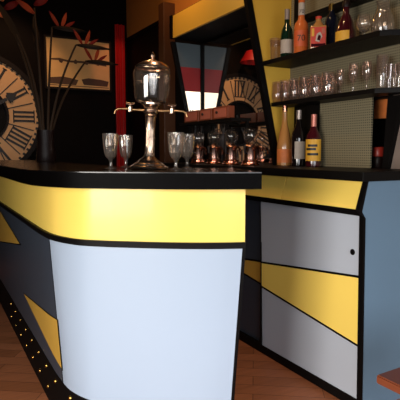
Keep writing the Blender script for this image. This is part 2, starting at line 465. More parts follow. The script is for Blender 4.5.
cp('drawer', drawer(ysp+.003, 2.75), 'yellow_laminate', label='yellow drawer front, far one')
cp('drawer_rail', BX((XL-.012, CY0+.022, ZD0-.03), (XL+.02, CY1, ZD0-.002)), 'black_trim')
cp('corner_strip', prism(bmesh.new(), [(XT-.004, CY0-.002, ZD1+.004), (XD-.005, CY0-.002, ZD0), (XL-.005, CY0-.002, ZD0-.03), (XK-.005, CY0-.002, 0), (XK+.006, CY0-.002, 0), (XL+.008, CY0-.002, ZD0-.04), (XD+.010, CY0-.002, ZD0-.01), (XT+.006, CY0-.002, ZD1+.004)], (0, .026, 0)), 'black_trim')
# two sliding doors with a wedge running across both
ydiv = fpt(261.5, 270).y
A0 = fpt(356, 276.3); A1 = fpt(242.5, 259.3); B0 = fpt(357, 345); B1 = fpt(242.5, 274.5)
def lineA(y): return A0.z+(A1.z-A0.z)*(y-A0.y)/(A1.y-A0.y)
def lineB(y): return B0.z+(B1.z-B0.z)*(y-B0.y)/(B1.y-B0.y)
zt, zb = ZD0-.032, ZDK+.004
def P(y, z, dx=0): return (fx(z)+dx, y, z)
yfar = 3.4
def door(y0, y1, dx, main, wedge, label):
    d = cp('sliding_door', slab([P(y0, zt, dx), P(y1, zt, dx), P(y1, zb, dx), P(y0, zb, dx)], .018), main, label=label)
    w = .0055
    def zA(y): return max(lineA(y), lineB(y))
    ym = min(y1, yc)
    wd = link('wedge', slab([P(y0, lineA(y0), dx-.002), P(ym, lineA(ym), dx-.002), P(ym, lineB(ym), dx-.002), P(y0, lineB(y0), dx-.002)], .004), wedge, d); wd['label'] = 'yellow wedge'
    for ln in (lineA, lineB):
        link('inlay_line', slab([P(y0, ln(y0)+w, dx-.003), P(ym, ln(ym)+w, dx-.003), P(ym, ln(ym)-w, dx-.003), P(y0, ln(y0)-w, dx-.003)], .004), 'black_trim', d)
    return d
# crossing point of the two lines
sA = (A1.z-A0.z)/(A1.y-A0.y); sB = (B1.z-B0.z)/(B1.y-B0.y)
yc = A0.y+(B0.z-sB*(B0.y-A0.y)-A0.z)/(sA-sB)-.01
d1 = door(ye, ydiv, 0, 'grey_laminate', 'yellow_laminate', 'pale grey sliding door with a yellow wedge')
d2 = door(ydiv-.04, yfar, .02, 'slate_laminate', 'mustard_shaded_laminate', 'dark slate sliding door set behind the grey one')  # its wedge gets a darker yellow for the bar's shade
fh = fpt(352.8, 252)
bm = bmesh.new(); lathe(bm, [(0, .004), (.012, .004), (.014, .002), (.014, -.003), (0, -.003)], 20)
o = link('finger_hole', bm, 'black_trim', d1, True); o.location = fh+Vector((-.001, 0, 0)); o.rotation_euler = (0, -PI/2, 0)
cp('edge_bead', BX((fx(.5)-.004, ydiv-.004, zb), (fx(.5)+.012, ydiv+.004, zt)), 'black_trim')
cp('kickboard', BX((XK-.004, CY0+.03, 0), (XK+.045, CY1, ZDK+.004)), 'black_paint')

# ------------------------------------------------------------------ the mirror wall and cheeks
mir = thing('bar_mirror', 'large dark bar mirror between the slanting cheeks reflecting the clock', 'mirror', (MX, 3.3, CZ))
o = link('mirror_plate', BX((MX, YN+.03, CZ+.002), (MX+.008, YF-.001, 2.10)), 'mirror_silver', mir); o.location = (-MX, -3.3, -CZ)
o = link('backing', BX((MX+.008, YN+.03, CZ+.002), (XW, YF-.001, 2.10)), 'black_paint', mir); o.location = (-MX, -3.3, -CZ)
# near cheek: yellow board with a black raking front edge
n0, n1 = at_y(277, 165, YN), at_y(248, 0, YN)
kn = (n1.x-n0.x)/(n1.z-n0.z)
def nx(z): return n0.x+kn*(z-n0.z)
ck = thing('cheek_board', 'yellow raking cheek board with black front edge beside the bottle shelves', 'panel', (MX, YN, CZ))
def kp(par, base, name, bm, m, label=None):
    o = link(name, bm, m, par); o.location = (-base[0], -base[1], -base[2])
    if label: o['label'] = label
    return o
zc0, zc1 = CZ+.002, 2.5
kp(ck, (MX, YN, CZ), 'board', prism(bmesh.new(), [(nx(zc0)+.03, YN, zc0), (nx(zc1)+.03, YN, zc1), (XW, YN, zc1), (XW, YN, zc0)], (0, .025, 0)), 'ochre_paint')
kp(ck, (MX, YN, CZ), 'edge_strip', prism(bmesh.new(), [(nx(zc0)-.012, YN-.004, zc0), (nx(zc1)-.012, YN-.004, zc1), (nx(zc1)+.03, YN-.004, zc1), (nx(zc0)+.03, YN-.004, zc0)], (0, .034, 0)), 'black_trim')
# far cheek: pale blue above, red band, emissive pane below in place of window brightness
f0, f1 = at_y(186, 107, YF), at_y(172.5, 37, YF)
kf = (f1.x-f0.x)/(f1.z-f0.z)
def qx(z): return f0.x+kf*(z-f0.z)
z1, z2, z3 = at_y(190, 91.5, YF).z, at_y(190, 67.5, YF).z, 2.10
fc = thing('cheek_panel', 'raking end cheek with pale blue top, red band and bright glowing pane', 'panel', (MX, YF, CZ))
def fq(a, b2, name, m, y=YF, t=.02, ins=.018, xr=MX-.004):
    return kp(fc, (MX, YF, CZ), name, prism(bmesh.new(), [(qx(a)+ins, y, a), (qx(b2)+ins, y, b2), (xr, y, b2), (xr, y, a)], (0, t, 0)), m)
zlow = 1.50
fq(zc0, zlow, 'lower_board', 'black_paint'); fq(zlow, z1, 'glow_pane', 'glow_pane'); fq(z1, z2, 'red_band', 'red_panel'); fq(z2, z3, 'upper_board', 'pale_blue_panel')
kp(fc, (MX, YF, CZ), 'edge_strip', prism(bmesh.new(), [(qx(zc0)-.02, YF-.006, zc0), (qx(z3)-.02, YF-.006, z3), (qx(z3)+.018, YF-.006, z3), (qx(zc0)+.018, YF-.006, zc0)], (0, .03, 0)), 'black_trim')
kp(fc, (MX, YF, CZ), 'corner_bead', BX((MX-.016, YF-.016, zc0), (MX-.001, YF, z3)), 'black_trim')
# header board over the mirror
HX = 1.815
h0 = at_x(173, 38, HX); h1 = at_x(175, 14.6, HX)
HZ0, HZ1 = h0.z, h1.z
hd = thing('header_board', 'yellow header board running over the bar mirror under a warm lamp', 'panel', (HX, YF, HZ0))
hb = (HX, YF, HZ0)
kp(hd, hb, 'face_board', BX((HX, YN+.03, HZ0), (HX+.02, h0.y, HZ1)), 'ochre_paint')
kp(hd, hb, 'soffit', BX((HX+.02, YN+.03, HZ0-.0), (XW, h0.y, HZ0+.02)), 'black_paint')
kp(hd, hb, 'end_post', BX((HX-.012, h0.y, HZ0), (XW, h0.y+.04, HZ1+.005)), 'black_trim')
kp(hd, hb, 'top_board', BX((HX+.02, YN+.03, HZ1-.02), (XW, h0.y, HZ1)), 'brown_wall')
# brown post on the far wall
q0, q1 = at_x(163.5, 40, XW-.12), at_x(171.5, 40, XW-.12)
tag(link('wooden_post', BX((XW-.12, 4.40, 0), (XW-.001, 4.52, 2.6), .004), 'brown_post'), 'upright brown wooden post against dark wall left of mirror', 'post')
ZU, ZL = 1.763, 1.512
# pegboards
tag(link('pegboard', BX((MX, 1.25, ZL+.002), (XW-.001, YN-.002, 2.62)), 'pegboard'), 'tall grey-green perforated board behind the glass shelves', 'board')
gy0, gy1 = at_x(371, 130, MX-.02).y, at_x(319.5, 130, MX-.02).y
tag(link('pegboard', BX((MX-.02, gy0, CZ+.001), (MX-.008, gy1, ZL-.026)), 'pegboard'), 'small grey-green perforated board below the lower shelf', 'board')
tag(link('dark_upright', BX((MX-.006, gy1+.003, CZ+.001), (XW-.001, gy1+.13, ZL-.026)), 'black_paint'), 'dark upright strip between yellow cheek and small perforated board', 'board')
tag(link('dark_upright', BX((MX-.02, 2.5, ZU+.002), (MX-.001, 2.565, 2.6)), 'black_paint'), 'dark upright strip behind the orange bottle on the upper shelf', 'board')
# raking black brace at the near end of the niche
xb = XW-.03
bq = [at_x(px, py, xb) for px, py in ((382, 167), (387, 167), (402, 103), (387.5, 103))]
bq[0].z = bq[1].z = CZ+.001; bq[2].z = bq[3].z = ZL-.026
tag(link('raking_brace', prism(bmesh.new(), bq, (.028, 0, 0)), 'black_paint'), 'raking black brace under right end of lower shelf', 'brace')

# ------------------------------------------------------------------ shelves
def shelf(name, xf, yn, z, t, label):
    pts = [(xf, YN-.005, z-t), (xf, yn, z-t), (xf+.035, yn-.035, z-t), (MX-.001, yn-.17, z-t), (MX-.001, YN-.005, z-t)]
    return tag(prismo(name, pts, t), label, 'shelf')
def prismo(name, pts, t): return link(name, prism(bmesh.new(), pts, (0, 0, t)), 'black_shelf')
shelf('wall_shelf', 1.877, 1.69, ZU, .026, 'black upper wall shelf holding the liqueur bottles')
shelf('wall_shelf', 1.948, 1.775, ZL, .024, 'black lower wall shelf holding the row of glasses')
r0, r1 = at_x(302, 19, MX-.06), at_x(345, 3.5, MX-.06)
tag(link('bottle_rail', BX((MX-.075, 1.75, r0.z-.012), (MX-.001, 2.49, r0.z+.014)), 'black_shelf'), 'thin dark ledge on perforated board above the liqueur bottles', 'ledge')
bpy.context.view_layer.update()

# ------------------------------------------------------------------ glassware on the lower shelf
def glass_piece(name, outer, label, cat, loc, material='rosy_glass', group=None, seg=20, flute=0, wall=.0022, base=.006, fl=(-9, 9)):
    inner = [(max(r-wall, .002), z) for r, z in outer[::-1] if z > base]
    prof = [(0, outer[0][1])]+outer+inner+[(0, max(base, inner[-1][1]) if inner else base)]
    o = link(name, LT(prof, seg, flute=flute, fl=fl), material, None, not flute, loc)
    return tag(o, label, cat, group)
def copy_piece(src, loc, label, s=None):
    o = src.copy(); COL.objects.link(o); o.location = loc; o['label'] = label
    if s: o.scale = s
    return o
TUM = [(.022, 0), (.028, .004), (.036, .024), (.039, .05), (.037, .085), (.0355, .128)]
ordn = ['leftmost', 'second', 'third', 'fourth', 'fifth', 'sixth', 'seventh', 'eighth']
XG = 1.98
src = None
for i, px in enumerate((277.5, 285.5, 294.5, 304.5, 316, 327.5)):
    y = at_x(px, 96, XG).y
    lab = ('leftmost' if i == 0 else ordn[i]+' from left')+' of the round tumblers, front row on the lower shelf'
    if src is None: src = glass_piece('tumbler', TUM, lab, 'glass', (XG, y, ZL), group='round tumblers on the lower shelf')
    else: copy_piece(src, (XG, y, ZL), lab)
for i, px in enumerate((289.5, 299.5, 309.5, 320, 331)):
    y = at_x(px, 92, XG+.072).y
    copy_piece(src, (XG+.072, y, ZL), ('leftmost' if i == 0 else ordn[i]+' from left')+' of the round tumblers, back row against perforated board')
FLU = [(.026, 0), (.026, .003), (.005, .008), (.0045, .045), (.012, .055), (.022, .075), (.026, .1), (.024, .135), (.022, .15)]
src = None
for i, (px, s) in enumerate(((340, .88), (353, 1.0), (366.5, .98))):
    y = at_x(px, 92, XG+.012).y
    lab = ['short stemmed glass left of the two tall ones on the lower shelf', 'stemmed glass in the middle of three on the lower shelf', 'stemmed glass next to the tall straight glass on lower shelf'][i]
    if src is None: src = glass_piece('stemmed_glass', FLU, lab, 'glass', (XG+.012, y, ZL), group='stemmed glasses on the lower shelf', base=.05); src.scale = (s, s, s)
    else: copy_piece(src, (XG+.012, y, ZL), lab, (s, s, s))
TALL = [(.025, 0), (.0265, .004), (.027, .08), (.029, .165)]
y = at_x(381.5, 92, 2.01).y
glass_piece('highball_glass', TALL, 'tallest straight glass near right end of the lower shelf', 'glass', (2.01, y, ZL), group=None)
SL = [(.0145, 0), (.0155, .004), (.0165, .06), (.019, .118)]
src = None
for i, (px, xx) in enumerate(((389, 2.03), (393.8, 2.06), (399, 2.04))):
    y = at_x(px, 92, xx).y
    lab = ['slim shot glass just right of the tallest glass', 'slim shot glass in the middle of the right-end trio', 'slim shot glass farthest right on lower shelf'][i]
    if src is None: src = glass_piece('slim_glass', SL, lab, 'glass', (xx, y, ZL), 'rosy_glass', 'slim glasses at the shelf end')
    else: copy_piece(src, (xx, y, ZL), lab)

# ------------------------------------------------------------------ bottles
def wrap_label(parent, r, z0, z1, m, a0=-70, a1=70, facing=None, name='label', rr=.0008, label=None):
    bm = bmesh.new(); n = 14; A = []
    f = facing
    for k in range(n+1):
        a = f+math.radians(a0+(a1-a0)*k/n)
        A.append([(rad*math.cos(a), rad*math.sin(a), z) for rad, z in ((r+rr, z0), (r+rr, z1), (r-.001, z1), (r-.001, z0))])
    V = [[bm.verts.new(c) for c in row] for row in A]
    for i in range(n):
        for q in range(4): bm.faces.new((V[i][q], V[i+1][q], V[i+1][(q+1) % 4], V[i][(q+1) % 4]))
    bm.faces.new(V[0]); bm.faces.new(V[-1][::-1])
    o = link(name, bm, m, parent, True)
    if label: o['label'] = label
    return o
def face_cam(loc): return math.atan2(-loc[1], -loc[0])
def bottle(name, loc, prof, body_m, label, cat='bottle', cap=None, cap_m='pink_foil', labels=(), group=None, seg=28, flute=0):
    t = thing(name, label, cat, loc, 0, group)
    link('bottle_body', LT([(0, 0)]+prof+[(0, prof[-1][1])], seg, flute=flute), body_m, t, True)
    if cap: link('cap', LT([(0, cap[0][1])]+cap+[(0, cap[-1][1])], 18), cap_m, t, True)
    for l in labels: wrap_label(t, *l[:4], facing=face_cam(loc), **(l[4] if len(l) > 4 else {}))
    return t
def wrap_text(parent, txt, r, z, size, loc, m, name='lettering', tilt=0):
    cu = bpy.data.curves.new('txt', 'FONT'); cu.body = txt; cu.size = size; cu.align_x = 'CENTER'; cu.extrude = .0004
    tmp = bpy.data.objects.new('txt', cu); COL.objects.link(tmp)
    dg = bpy.context.evaluated_depsgraph_get(); me = bpy.data.meshes.new_from_object(tmp.evaluated_get(dg))
    bpy.data.objects.remove(tmp); bpy.data.curves.remove(cu)
    f = face_cam(loc)
    for v in me.vertices:
        a = f+v.co.x/r; rr = r+.0014+v.co.z
        v.co = (rr*math.cos(a), rr*math.sin(a), z+v.co.y)
    me.materials.clear(); me.materials.append(M[m])
    o = bpy.data.objects.new(name, me); COL.objects.link(o); o.parent = parent; return o
def bl(px, x, z): # stand a bottle at column px on a shelf at depth x
    return (x, at_x(px, 150, x).y, z)

# three on the worktop
lc = bl(284.3, 2.0, CZ)
t = bottle('liqueur_bottle', lc, [(.04, 0), (.046, .004), (.047, .10), (.045, .14), (.034, .2), (.019, .26), (.0165, .29), (.0165, .355)], 'liqueur_amber',
       'pinkish amber slender bottle, leftmost of three on the worktop', cap=[(.0175, .34), (.0175, .39)], cap_m='copper')
wrap_label(t, .047, .02, .105, 'card_orange', facing=face_cam(lc), label='plain orange label')
lc = bl(298.3, 2.01, CZ)
t = bottle('wine_bottle', lc, [(.038, 0), (.043, .004), (.0435, .17), (.04, .2), (.02, .245), (.0155, .27), (.0155, .335)], 'wine_black',
       'dark wine bottle with white label, middle of three on the worktop', cap=[(.0165, .285), (.0165, .34)], cap_m='silver_foil')
wrap_label(t, .0437, .045, .15, 'label_white', a0=-30, a1=75, facing=face_cam(lc))
lc = bl(313.3, 2.0, CZ)
t = bottle('spirit_bottle', lc, [(.038, 0), (.043, .004), (.0435, .16), (.04, .185), (.022, .215), (.015, .24), (.015, .3)], 'plum_bottle',
       'dark bottle with broad yellow label, rightmost of three on the worktop', cap=[(.0165, .215), (.0165, .305)], cap_m='pink_foil')
wrap_label(t, .0437, .035, .16, 'label_yellow', a0=-80, a1=80, facing=face_cam(lc))
for zz, a, b2 in ((.125, -45, 30), (.105, -60, 20), (.075, -50, 40)):
    wrap_label(t, .0443, zz-.008, zz+.006, 'numeral_black', a0=a, a1=b2, facing=face_cam(lc), name='label_print')
# upper shelf
lc = bl(274, 1.925, ZU)
glass_piece('tumbler_glass', [(.026, 0), (.03, .004), (.034, .09), (.037, .13)], 'faint clear glass at far left end of upper shelf', 'glass', lc)
lc = bl(285, 1.94, ZU)
t = bottle('green_bottle', lc, [(.034, 0), (.037, .004), (.0375, .13), (.032, .165), (.0155, .20), (.0145, .27)], 'green_bottle',
       'dark green bottle with pale label beside the orange one', cap=[(.0158, .225), (.0158, .285)], cap_m='silver_foil')
wrap_label(t, .0377, .025, .105, 'label_white', facing=face_cam(lc))
lc = bl(299, 1.955, ZU)
t = bottle('orange_bottle', lc, [(.036, 0), (.042, .004), (.0425, .155), (.038, .18), (.022, .2), (.0185, .215), (.0185, .36)], 'liqueur_orange',
       'tall orange bottle with dark lettering on the upper shelf', cap=[(.0195, .31), (.0195, .38)], cap_m='label_orange')
wrap_label(t, .0425, .045, .135, 'label_orange', facing=face_cam(lc))
wrap_text(t, '70', .0432, .075, .048, lc, 'numeral_black')
wrap_label(t, .0187, .225, .295, 'label_white', facing=face_cam(lc), name='neck_label')
wrap_text(t, '70', .0192, .235, .03, lc, 'numeral_black')
lc = bl(315.8, 1.945, ZU)
t = thing('square_bottle', 'squat square bottle with red and pink label on upper shelf', 'bottle', lc, face_cam(lc))
link('bottle_body', BX((-.036, -.045, 0), (.036, .045, .13), .01), 'liqueur_amber', t, True)
o = link('shoulder', LT([(.036, .125), (.022, .148), (.015, .155), (.015, .17)], 20), 'liqueur_amber', t, True)
link('cap', LT([(0, .168), (.017, .168), (.017, .182), (0, .182)], 18), 'label_red', t, True)
o = link('label', BX((.0355, -.04, .012), (.0375, .04, .118)), 'label_red', t)
o = link('label_print', prism(bmesh.new(), [(.037, -.016, .045), (.037, .004, .036), (.037, .022, .068), (.037, .01, .092), (.037, -.008, .082)], (.0012, 0, 0)), 'label_white', t)
o = link('label_print', BX((.037, .018, .082), (.0382, .036, .11)), 'box_label', t)
link('label_print', BX((.037, -.038, .014), (.0382, .038, .03)), 'plum_bottle', t)
link('label_print', BX((.037, -.036, .07), (.0382, -.022, .112)), 'label_yellow', t)
link('label_print', prism(bmesh.new(), [(.038, -.006, .05), (.038, .01, .045), (.038, .014, .07), (.038, .0, .078)], (.001, 0, 0)), 'plum_bottle', t)
lc = bl(328.5, 2.035, ZU)
t = bottle('navy_bottle', lc, [(.032, 0), (.036, .004), (.036, .165), (.03, .19), (.015, .21), (.015, .25)], 'navy_bottle',
       'near-black bottle between the square bottle and the plum decanter', cap=[(.0165, .225), (.0165, .26)], cap_m='brass')
lc = bl(342.5, 1.965, ZU)
t = bottle('decanter', lc, [(.05, 0), (.054, .006), (.05, .06), (.04, .105), (.026, .14), (.0165, .155), (.0165, .19)], 'plum_bottle',
       'plum red conical decanter with golden label on the upper shelf', cap=[(0.02, .188), (.022, .2), (.016, .225), (.006, .235)], cap_m='ceramic_dark')
wrap_label(t, .052, .012, .062, 'label_yellow', facing=face_cam(lc), rr=.0015, a0=-75, a1=20)
SN = [(.026, 0), (.026, .003), (.006, .008), (.006, .022), (.022, .032), (.036, .055), (.037, .075), (.03, .1), (.027, .11)]
lc = bl(360, 1.93, ZU)
glass_piece('snifter_glass', SN, 'small round snifter between decanter and big carafe', 'glass', lc, 'cut_glass', base=.03)
CAR = [(.035, 0), (.045, .004), (.054, .03), (.056, .06), (.05, .095), (.036, .125), (.03, .15), (.034, .175)]
lc = bl(378.5, 2.01, ZU)
glass_piece('glass_carafe', CAR, 'big clear rounded carafe at right end of the upper shelf', 'carafe', lc, 'cut_glass')
# niche
c0 = at_x(372, 118, XW+.05); c1 = at_x(392, 99, XW+.05)
tag(link('postcard', BX((XW+.06, at_x(388.5, 108, XW+.06).y, at_x(380, 118.5, XW+.06).z), (XW+.065, at_x(372, 108, XW+.06).y, at_x(380, 99, XW+.06).z)), ['card_orange']), 'small orange picture card in the dark niche', 'card')
t = thing('spice_jar', 'dark jar with red lid standing in the dark niche', 'jar', (XW+.045, NY1-.05, CZ))
link('jar_body', LT([(0, 0), (.028, 0), (.031, .004), (.031, .055), (.027, .065), (0, .065)], 20), 'ceramic_dark', t, True)
link('lid', LT([(0, .063), (.029, .063), (.03, .066), (.03, .11), (.027, .114), (0, .114)], 20), 'red_lid', t, True)

# ------------------------------------------------------------------ tap row and the box ledge
def tap_font(loc, label):
    t = thing('tap_font', label, 'drink tap', loc, 0, 'copper tap fonts on the worktop')
    link('base', LT([(0, 0), (.058, 0), (.06, .006), (.056, .012), (.05, .016), (.05, .024), (.054, .028), (.05, .034), (0, .034)], 24), 'copper', t, True)
    link('barrel', LT([(.036, .033), (.038, .05), (.036, .11), (.041, .118), (.039, .126), (.02, .14), (0, .142)], 24), 'pink_metal', t, True)
    link('globe', LT([(0, .14), (.018, .142), (.035, .155), (.047, .18), (.047, .205), (.036, .228), (.015, .24), (0, .241)], 24), 'globe_glass', t, True)
    link('spout', TB([(.0, -.04, .10), (.0, -.065, .115), (.0, -.085, .12), (.0, -.105, .11), (.0, -.115, .085), (.0, -.117, .07)], .008, 8), 'copper', t, True)
    link('handle', TB([(-.035, -.02, .075), (-.06, -.03, .085), (-.062, -.03, .125)], [.006, .007, .01], 8), 'dark_metal', t, True)
    return t
tp = None
for i, px in enumerate((198.5, 214, 231, 250)):
    p = at_x(px, 165, 1.82)
    lab = ['leftmost copper tap font, nearest the fountain', 'second copper tap font from the left', 'third copper tap font from the left', 'rightmost copper tap font, beside the cheek board'][i]
    if tp is None: tp = tap_font((1.82, p.y, CZ), lab)
    else: dup(tp, (1.82, p.y, CZ), lab)
lz = at_x(214, 120.5, 1.86).z
led = thing('box_ledge', 'dark narrow ledge on posts above the copper tap fonts', 'shelf', (1.93, 3.2, CZ))
ly0, ly1 = at_x(240, 115, 1.86).y, at_x(187, 118, 1.86).y
o = link('board', BX((1.79, ly0, lz-.02), (1.95, ly1, lz)), 'black_shelf', led); o.location = (-1.93, -3.2, -CZ)
for yy in (ly0+.012, ly1-.012):
    o = link('post', BX((1.915, yy-.01, CZ), (1.935, yy+.01, lz-.02)), 'black_shelf', led); o.location = (-1.93, -3.2, -CZ)
for i, (a, b2) in enumerate(((190, 204), (205.5, 217.5), (219, 234))):
    y1b, y0b = at_x(a, 117, 1.86).y, at_x(b2, 112, 1.86).y
    h = .085
    t = thing('wooden_box', ['wooden box farthest left on the ledge above the taps', 'wooden box in the middle of the ledge, dark knob', 'widest wooden box, right end of the ledge'][i], 'box', (1.87, (y0b+y1b)/2, lz), 0, 'wooden boxes on the ledge')
    w2 = (y1b-y0b)/2
    link('body', BX((-.06, -w2, 0), (-.005, w2, h), .003), 'wood_box', t)
    link('front_label', BX((-.062, -w2*.8, .012), (-.0598, w2*.8, h-.012)), 'box_label', t)
    if i: 
        o = link('knob', LT([(0, .014), (.008, .013), (.011, .008), (.006, 0), (0, 0)], 14), 'dark_metal', t, True); o.location = (-.062, w2*.35, h*.55); o.rotation_euler = (0, -PI/2, 0)
# jar of straws
py = at_x(194.5, 112, 1.99).y
t = thing('straw_jar', 'dark jar of spiky bar spoons beside bright glowing pane', 'jar', (1.99, YF-.11, CZ))
link('jar_body', LT([(0, 0), (.05, 0), (.055, .1), (.06, .24), (.056, .24), (.05, .02), (0, .02)], 20), 'ceramic_dark', t, True)
for k in range(9):
    a = 2*PI*k/9+.3; rr = .04
    x, y = rr*math.cos(a), rr*math.sin(a)
    link('bar_spoon', TB([(x*.5, y*.5, .03), (x*.9, y*.9, .24), (x*1.5, y*1.5, .40+.06*random.random())], [.003, .003, .0055], 6), 'dark_metal', t, True)

# ------------------------------------------------------------------ on the bar: fountain and glasses
fp = at_z(149, 169.3, ZT)+Vector((0, 0, .0026))
ft = thing('absinthe_fountain', 'tall silver-brass absinthe fountain with glass reservoir on the bar', 'drink fountain', fp, 0)
PX = .00432      # metres per pixel at that distance
yaw = -TH
ft.rotation_euler = (0, math.radians(2.4), yaw); ft.scale = (1, 1, .975)
link('base', LT([(0, 0), (.082, 0), (.086, .005), (.083, .011), (.07, .016), (.068, .022), (.052, .028), (.048, .036), (.032, .046), (.024, .056), (0, .056)], 32), 'silver_brass', ft, True)
link('column', LT([(.025, .054), (.0215, .07), (.02, .1), (.0195, .13), (.0225, .132), (.0225, .138), (.0195, .14), (.0205, .17), (.023, .225), (.026, .232), (.022, .238), (0, .238)], 16, flute=.08, fl=(.065, .23)), 'silver_brass', ft, True)
link('collar', LT([(0, .232), (.022, .236), (.031, .246), (.033, .258), (.028, .266), (.036, .276), (.044, .282), (.044, .29), (0, .29)], 28), 'silver_brass', ft, True)
GL = [(.03, .288), (.058, .290), (.068, .297), (.073, .32), (.077, .37), (.080, .405), (.080, .42), (.075, .432), (.069, .438)]
prof = GL+[(r-.003, z) for r, z in GL[::-1]]
link('reservoir', LT(prof, 32), 'globe_glass', ft, True)
link('lid', LT([(.069, .434), (.074, .438), (.073, .445), (.06, .456), (.042, .466), (.02, .472), (.012, .475), (.01, .48), (0, .48)], 32), 'silver_brass', ft, True)
link('finial', LT([(0, .474), (.013, .477), (.007, .482), (.011, .488), (.012, .493), (.007, .50), (.003, .51), (0, .512)], 16), 'silver_brass', ft, True)
for s in (-1, 1):
    sp = link('spigot', TB([(s*.025, 0, .256), (s*.06, 0, .257), (s*.11, 0, .260), (s*.14, 0, .259), (s*.152, 0, .252), (s*.157, 0, .236)], [.006, .005, .0045, .0042, .004, .0035], 10), 'aged_brass', ft, True)
    bm = bmesh.new(); lathe(bm, [(0, -.012), (.011, -.010), (.011, .010), (.006, .013), (.005, .024), (0, .024)], 14, c=(s*.09, 0, .259))
    tube(bm, [(s*.09-.018, 0, .284), (s*.09, 0, .282), (s*.09+.018, 0, .284)], [.0045, .0055, .0045], 8)
    link('tap_lever', bm, 'silver_brass', sp, True)
ABS = [(.024, 0), (.025, .003), (.009, .008), (.007, .014), (.0066, .03), (.010, .042), (.023, .054), (.0295, .072), (.033, .105), (.035, .13), (.036, .158)]
src = None
for i, (px, py) in enumerate(((110.8, 168.6), (126, 167.2), (176, 169.6), (187, 168.2))):
    p = at_z(px, py, ZT)
    lab = ['cut absinthe glass on the bar, leftmost of four', 'cut absinthe glass just left of the fountain, before red curtain', 'cut absinthe glass just right of the fountain', 'cut absinthe glass on the bar, rightmost of four'][i]
    if src is None: src = glass_piece('absinthe_glass', ABS, lab, 'glass', p, 'cut_glass', 'absinthe glasses on the bar', seg=24, flute=.07, base=.05, fl=(.045, .135))
    else: copy_piece(src, p, lab)

# ------------------------------------------------------------------ back wall: clock, picture, curtain
ck_c = at_y(-22, 115, YB-.05); RC = .62
clk = thing('round_clock', 'huge round skeleton wall clock with roman numerals on dark wall', 'clock', (ck_c.x, YB, ck_c.z))
def on_dial(r, a):  # a clockwise from twelve, seen from the room
    return (r*math.sin(a), r*math.cos(a))
def ring(r0, r1, y0, y1, seg=72):
    bm = bmesh.new(); V = []
    for k in range(seg):
        a = 2*PI*k/seg; s, c = math.sin(a), math.cos(a)
        V.append([bm.verts.new((r*s, y, r*c)) for r, y in ((r0, y0), (r1, y0), (r1, y1), (r0, y1))])
    for k in range(seg):
        for q in range(4): bm.faces.new((V[k][q], V[(k+1) % seg][q], V[(k+1) % seg][(q+1) % 4], V[k][(q+1) % 4]))
    return bm
link('dial', ring(.30, RC-.01, -.03, -.012), 'dial_cream', clk, True)
link('rim', ring(RC-.012, RC+.035, -.05, -.002), 'frame_dark', clk, True)
link('inner_rim', ring(.28, .305, -.04, -.002), 'frame_dark', clk, True)
link('backing', ring(.001, RC, -.012, -.002), 'black_paint', clk, True)
def stroke(bm, p, q, w, y=-.034):
    p = Vector(p); q = Vector(q); d = (q-p).normalized(); n = Vector((-d.y, d.x))*w/2
    prism(bm, [(v.x, y, v.y) for v in (p-n, p+n, q+n, q-n)], (0, .005, 0))
ROM = {1: 'I', 2: 'II', 3: 'III', 4: 'IIII', 5: 'V', 6: 'VI', 7: 'VII', 8: 'VIII', 9: 'IX', 10: 'X', 11: 'XI', 12: 'XII'}
for n, s in ROM.items():
    a = 2*PI*n/12; bm = bmesh.new(); H0, H1 = .35, .56
    wid = {'I': .046, 'V': .085, 'X': .09}; tot = sum(wid[c] for c in s); x = -tot/2
    def T(u, h): return (u*math.cos(a)+h*math.sin(a), -u*math.sin(a)+h*math.cos(a))
    for c in s:
        w = wid[c]; m_ = x+w/2
        if c == 'I': stroke(bm, T(m_, H0), T(m_, H1), .024)
        elif c == 'V': stroke(bm, T(m_, H0), T(x+.016, H1), .026); stroke(bm, T(m_, H0), T(x+w-.016, H1), .012)
        else: stroke(bm, T(x+w-.014, H0), T(x+.014, H1), .026); stroke(bm, T(x+.014, H0), T(x+w-.014, H1), .012)
        x += w
    stroke(bm, T(-tot/2, H0), T(tot/2, H0), .012); stroke(bm, T(-tot/2, H1), T(tot/2, H1), .012)
    link('numeral', bm, 'numeral_black', clk)
bm = bmesh.new(); stroke(bm, (-.013, .598), (.013, .598), .03)
mk = link('minute_mark', bm, 'numeral_black', clk)
for k in range(1, 60):
    o = mk.copy(); COL.objects.link(o); o.parent = clk; o.rotation_euler = (0, 2*PI*k/60, 0)
bm = bmesh.new(); stroke(bm, (0, .305), (0, .57), .011)
dv = link('divider', bm, 'numeral_black', clk); dv.rotation_euler = (0, PI/12, 0)
for k in range(1, 12):
    o = dv.copy(); COL.objects.link(o); o.parent = clk; o.rotation_euler = (0, 2*PI*(k+.5)/12, 0)
def hand(a, ln, w):
    bm = bmesh.new(); stroke(bm, on_dial(-.12, a), on_dial(ln*.72, a), w, -.046)
    c = Vector(on_dial(ln*.72, a)); t_ = Vector((math.cos(a), -math.sin(a)))
    tip = Vector(on_dial(ln, a)); mid = Vector(on_dial(ln*.8, a))
    prism(bm, [(v.x, -.046, v.y) for v in (c, mid+t_*w*1.6, tip, mid-t_*w*1.6)], (0, .005, 0))
    return bm
link('hour_hand', hand(math.radians(58), .46, .035), 'numeral_black', clk)
link('minute_hand', hand(math.radians(205), .56, .024), 'numeral_black', clk)
bm = bmesh.new(); lathe(bm, [(0, .02), (.04, .018), (.05, .0), (.05, -.02), (0, -.02)], 24)
o = link('centre_boss', bm, 'frame_dark', clk, True); o.rotation_euler = (PI/2, 0, 0); o.location = (0, -.04, 0)
